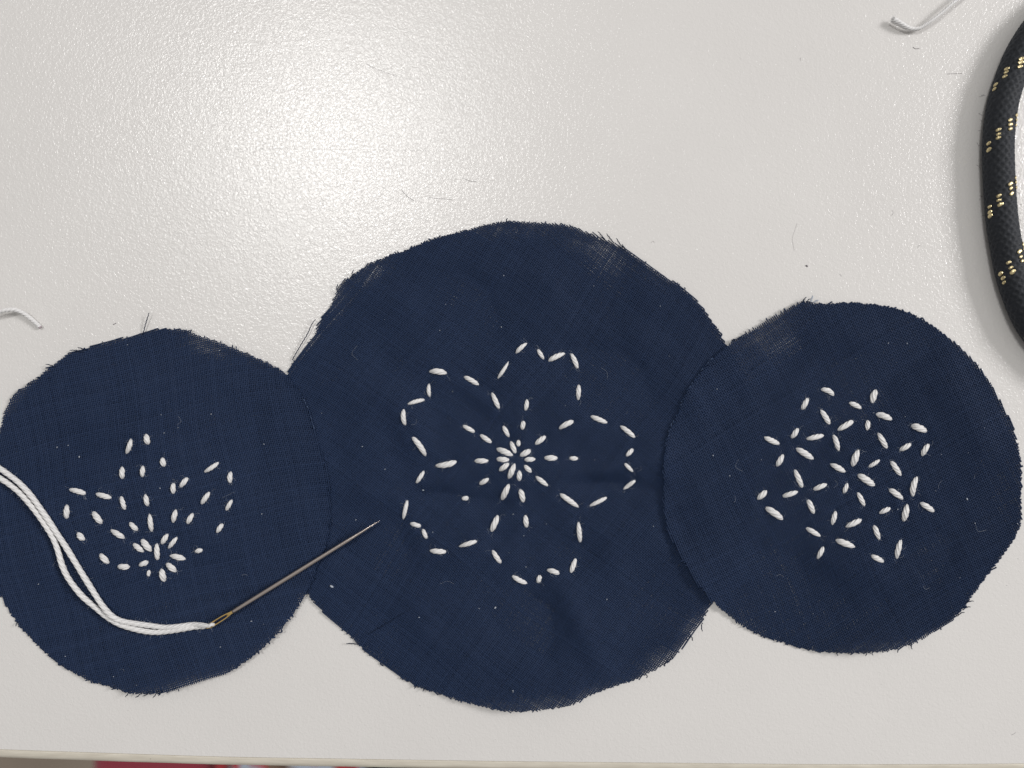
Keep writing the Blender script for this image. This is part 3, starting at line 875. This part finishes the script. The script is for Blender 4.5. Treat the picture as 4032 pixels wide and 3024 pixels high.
# ------------------------------------------------------------------ sewing thread (doubled, through the eye)
UP = [(-170, 1772), (-90, 1800), (-40, 1822), (0, 1845), (38, 1871), (76, 1902), (126, 1957), (177, 2028), (221, 2096), (259, 2153), (296, 2213), (325, 2262), (370, 2333), (405, 2386),
      (438, 2424), (475, 2444), (530, 2454), (593, 2463), (648, 2471), (700, 2468), (760, 2459), (805, 2452)]
LO = [(-170, 1806), (-90, 1836), (-40, 1859), (0, 1883), (38, 1909), (82, 1946), (126, 1994), (170, 2054), (206, 2114), (228, 2170), (246, 2226), (274, 2284), (321, 2346),
      (378, 2393), (425, 2430), (478, 2462), (543, 2481), (605, 2489), (656, 2486), (712, 2478), (766, 2470), (812, 2462)]
s_eye = 28.0
eu, ev = A0 + ND * s_eye
ez = float(nz_at(s_eye))
TR = 10.6
def lay(pts, k):
    out = []
    for i, (u, v) in enumerate(pts):
        zz = float(h_l(u, v)) + (TR * PX + 0.10 * MM)
        out.append([u, v, zz / PX])
    return out
up = lay(UP, 0); lo = lay(LO, 1)
for i in range(13, 17):
    up[i][2] += (0.28, 0.52, 0.30, 0.1)[i - 13] * MM / PX
full = up[:-1] + [[eu - 14, ev + 4, (ez + 0.32 * MM) / PX], [eu - 2, ev - 1, (ez + 0.42 * MM) / PX], [eu + 7, ev + 1, ez / PX],
                  [eu + 1, ev + 4, (ez - 0.40 * MM) / PX], [eu - 14, ev + 7, (ez - 0.42 * MM) / PX]] + lo[::-1][1:]
p, s = resample(full, 3.2)
rad = np.full(len(p), TR)
de = np.hypot(p[:, 0] - eu, p[:, 1] - ev)
rad = TR * (0.62 + 0.38 * np.clip((de - 6) / 30, 0, 1)) * (1 + 0.035 * np.sin(s / 23.0))
u = p[:, 0] + 0.9 * np.sin(s / 37.0); v = p[:, 1] + 0.9 * np.cos(s / 41.0)
path = P(u, v, p[:, 2] * PX)
v_, q_, t_ = tube(path, rad * PX, 36, lobes=5, depth=0.34, pitch=-128 * PX)
o = link_mesh("sewing_thread", v_, q_, THREAD, tris=t_)
tag(o, "doubled white cotton thread running through the gold needle eye", "thread")

# fuzz along the thread
parts = []
r = np.random.default_rng(21)
for _ in range(220):
    i = int(r.integers(20, len(p) - 20)); a = r.uniform(0, 6.28); ln = r.uniform(14, 30)
    bu, bv, bz = u[i], v[i], p[i, 2] * PX
    q3 = [(bu, bv, 0), (bu + math.cos(a) * ln * .5 + r.uniform(-4, 4), bv + math.sin(a) * ln * .5 + r.uniform(-4, 4), 0), (bu + math.cos(a) * ln, bv + math.sin(a) * ln, 0)]
    pp, _ = resample(q3, 5)
    parts.append(tube(P(pp[:, 0], pp[:, 1], np.full(len(pp), bz)), 0.22 * PX, 3, cap=False))
v_, q_, t_ = join(parts)
tag(link_mesh("thread_fuzz", v_, q_, LINT_W, o), kind="stuff")

# ------------------------------------------------------------------ thread scraps
def scrap(pts, radii, label, lobes=5, pitch=-70):
    p, s = resample([(a, b_, c / PX * MM, d) for (a, b_, c), d in zip(pts, radii)], 2.6)
    v_, q_, t_ = tube(P(p[:, 0], p[:, 1], p[:, 2] * PX), p[:, 3] * PX, 36, lobes=lobes, depth=0.36, pitch=pitch * PX)
    o = link_mesh("thread_scrap", v_, q_, THREAD, tris=t_)
    return tag(o, label, "thread", "cut scraps of white thread"), P(p[:, 0], p[:, 1], p[:, 2] * PX)

o, pt = scrap([(-90, 1262, 1.2), (-45, 1240, 1.6), (0, 1227, 1.7), (25, 1221, 1.6), (53, 1219, 1.3), (75, 1225, 1.0), (98, 1237, 0.8), (120, 1254, 0.6), (139, 1270, 0.5), (158, 1288, 0.45)],
      [8.4, 8.4, 8.4, 8.4, 8.5, 8.6, 8.8, 8.8, 8.6, 8.0], "curved white thread scrap above the half-blossom circle")
v_, q_, t_ = tube(np.array([pt[-1] - (pt[-1] - pt[-4]) * 0.05, pt[-1] + (pt[-1] - pt[-4]) * 0.35]), np.array([7.6, 6.0]) * PX, 14, squash=0.95)
link_mesh("cut_end", v_, q_, CUT_END, o, tris=t_)
o, pt = scrap([(3517, 78, 0.9), (3543, 92, 1.0), (3571, 108, 0.9), (3594, 114, 0.8), (3620, 111, 0.9), (3646, 96, 1.1), (3671, 79, 1.3), (3709, 50, 1.4), (3737, 25, 1.5), (3769, -1, 1.5), (3815, -40, 1.4)],
      [12.0, 11.0, 9.6, 8.5, 7.5, 7.0, 6.6, 6.4, 6.4, 6.4, 6.4], "bent white thread scrap with flared end near the black cord", lobes=6, pitch=-80)

def fray_end(parent, end, back, width, n_, seed):
    r = np.random.default_rng(seed)
    d = (end - back); d[2] = 0; d /= np.linalg.norm(d)
    sd_ = np.array([-d[1], d[0], 0])
    parts = []
    for _ in range(n_):
        o_ = r.uniform(-1, 1); ln = r.uniform(3, 11) * PX
        a = end - d * 3 * PX + sd_ * o_ * width * PX + np.array([0, 0, r.uniform(-0.5, 0.7) * width * PX * 0.6])
        b_ = a + d * (ln + 3 * PX) + sd_ * o_ * r.uniform(0, 5) * PX + np.array([0, 0, r.uniform(-3, 3) * PX])
        parts.append(tube(np.array([a, (a + b_) / 2 + sd_ * r.uniform(-1, 1) * PX, b_]), np.array([1.5, 1.1, 0.4]) * PX, 5, cap=False))
    v_, q_, t_ = join(parts)
    tag(link_mesh("frayed_end", v_, q_, THREAD, parent), kind="stuff")
fray_end(o, pt[0].copy(), pt[6].copy(), 9.0, 40, 3)

# ------------------------------------------------------------------ black cord with gold flecks
outer = np.array([(4260, -140), (4160, -50), (4090, 15), (4032, 81), (4001, 130), (3971, 178), (3947, 235), (3923, 301), (3899, 373), (3885, 452), (3878, 520), (3875, 590), (3877, 656), (3880, 731), (3886, 822),
                  (3896, 916), (3913, 1009), (3926, 1082), (3946, 1148), (3972, 1221), (3999, 1281), (4032, 1335), (4090, 1405), (4170, 1480), (4280, 1550)], float)
op, _ = resample(np.hstack([outer, np.zeros((len(outer), 1))]), 20)
op = op[:, :2]
for _ in range(6):
    op[1:-1] = 0.5 * op[1:-1] + 0.25 * (op[:-2] + op[2:])
d = np.gradient(op, axis=0); d /= np.linalg.norm(d, axis=1)[:, None]
nrm = np.stack([d[:, 1], -d[:, 0]], 1)
if (nrm @ np.array([1, 0]))[len(nrm) // 2] < 0: nrm = -nrm
CR = 54.5
cl2 = op + nrm * CR
cl, cs = resample(np.hstack([cl2, np.zeros((len(cl2), 1))]), 3.4)
cz = CR * PX * 0.98
cord_path = P(cl[:, 0], cl[:, 1], np.full(len(cl), cz))
cord = empty("elastic_cord", tuple(P(3940, 640, 0.0)))
tag(cord, "thick black braided cord with gold flecks, curving beside the star-flower circle", "cord")
NR = 72
tan = np.gradient(cord_path, axis=0); tan /= np.linalg.norm(tan, axis=1)[:, None]
side = np.cross([0, 0, 1.0], tan); side /= np.linalg.norm(side, axis=1)[:, None]; nor = np.cross(tan, side)
th = np.linspace(0, 2 * np.pi, NR, endpoint=False)[None]
ss = cs[:, None]
K = 12
a1 = np.sin(K * th / 2 * 2 + ss / 17.0 * math.pi)
a2 = np.sin(K * th / 2 * 2 - ss / 17.0 * math.pi)
braid = np.maximum(a1 * np.abs(a2) ** 0.3, a2 * np.abs(a1) ** 0.3)
RC = CR * PX * (1 - 0.04 + 0.045 * braid)
v_ = cord_path[:, None] + side[:, None] * (np.cos(th) * RC)[..., None] + nor[:, None] * (np.sin(th) * RC * 0.97)[..., None]
link_mesh("braided_sleeve", v_.reshape(-1, 3), grid_quads(len(cl), NR), CORD, cord)
FLECK = [(4025,247),(4024,262),(4019,279),(3986,254),(3983,269),(3979,286),(3942,284),(3938,299),(3933,314),(3909,338),(3904,356),
 (3976,468),(3978,487),(3976,504),(3942,490),(3943,508),(3943,525),(3902,525),(3902,542),(3901,558),(3880,572),(3880,596),
 (3974,710),(3976,728),(3978,745),(3943,737),(3945,755),(3948,777),(3905,780),(3905,798),(3910,816),(3888,819),(3888,837),(3890,853),
 (4004,966),(4009,984),(4015,1001),(3979,1001),(3983,1019),(3989,1037),(3942,1042),(3949,1060),(3956,1079),(3929,1079),(3936,1099),(3940,1115),
 (4031,1304),(4029,1330),(4040,1290),(4034,100),(4060,60),(4070,240)]
# one shared bead mesh
bead = None
def bead_mesh():
    V, F = [], []
    nu_, nv_ = 8, 6
    for i in range(nv_ + 1):
        ph = math.pi * i / nv_
        for j in range(nu_):
            t = 2 * math.pi * j / nu_
            sx = abs(math.cos(t)) ** 0.75 * math.copysign(1, math.cos(t)); sy = abs(math.sin(t)) ** 0.75 * math.copysign(1, math.sin(t))
            V.append((12.5 * PX * math.sin(ph) * sx, 8.2 * PX * math.sin(ph) * sy, 3.4 * PX * math.cos(ph) + 0.8 * PX * math.sin(3 * t) * math.sin(ph)))
    F = grid_quads(nv_ + 1, nu_)
    me = bpy.data.meshes.new("gold_fleck")
    me.from_pydata(V, [], [tuple(int(x) for x in f) for f in F])
    me.materials.append(LUREX)
    return me
bead = bead_mesh()
from mathutils import Matrix
croot = np.array(cord.location)
for (fu, fv) in FLECK:
    k_ = 1 - (cz + CR * PX * 0.6) / CAM_H
    tgt = np.array([(fu - 2016) * S, (1512 - fv) * S])
    dd = np.hypot(cord_path[:, 0] / (1 - cz / CAM_H) - tgt[0], cord_path[:, 1] / (1 - cz / CAM_H) - tgt[1])
    i = int(dd.argmin())
    off = float((tgt - cord_path[i, :2] / (1 - cz / CAM_H)) @ side[i, :2]) / (CR * PX)
    off = max(-0.97, min(0.97, off))
    lift_ = math.sqrt(1 - off * off)
    nv3 = side[i] * off + nor[i] * lift_
    pos = cord_path[i] + nv3 * CR * PX * 0.99
    zax = Vector(nv3).normalized()
    tx = Vector(tan[i])
    cross_ = zax.cross(tx).normalized()
    tilt = math.radians(rnd.uniform(48, 68))
    xax = (tx * math.cos(tilt) - cross_ * math.sin(tilt)).normalized()
    yax = zax.cross(xax).normalized()
    sc_ = rnd.uniform(0.66, 1.0)
    m = Matrix((xax * sc_, yax * sc_, zax)).transposed().to_4x4()
    m.translation = Vector(pos - croot)
    o = bpy.data.objects.new("gold_fleck", bead)
    C.objects.link(o)
    o.parent = cord
    o.matrix_local = m
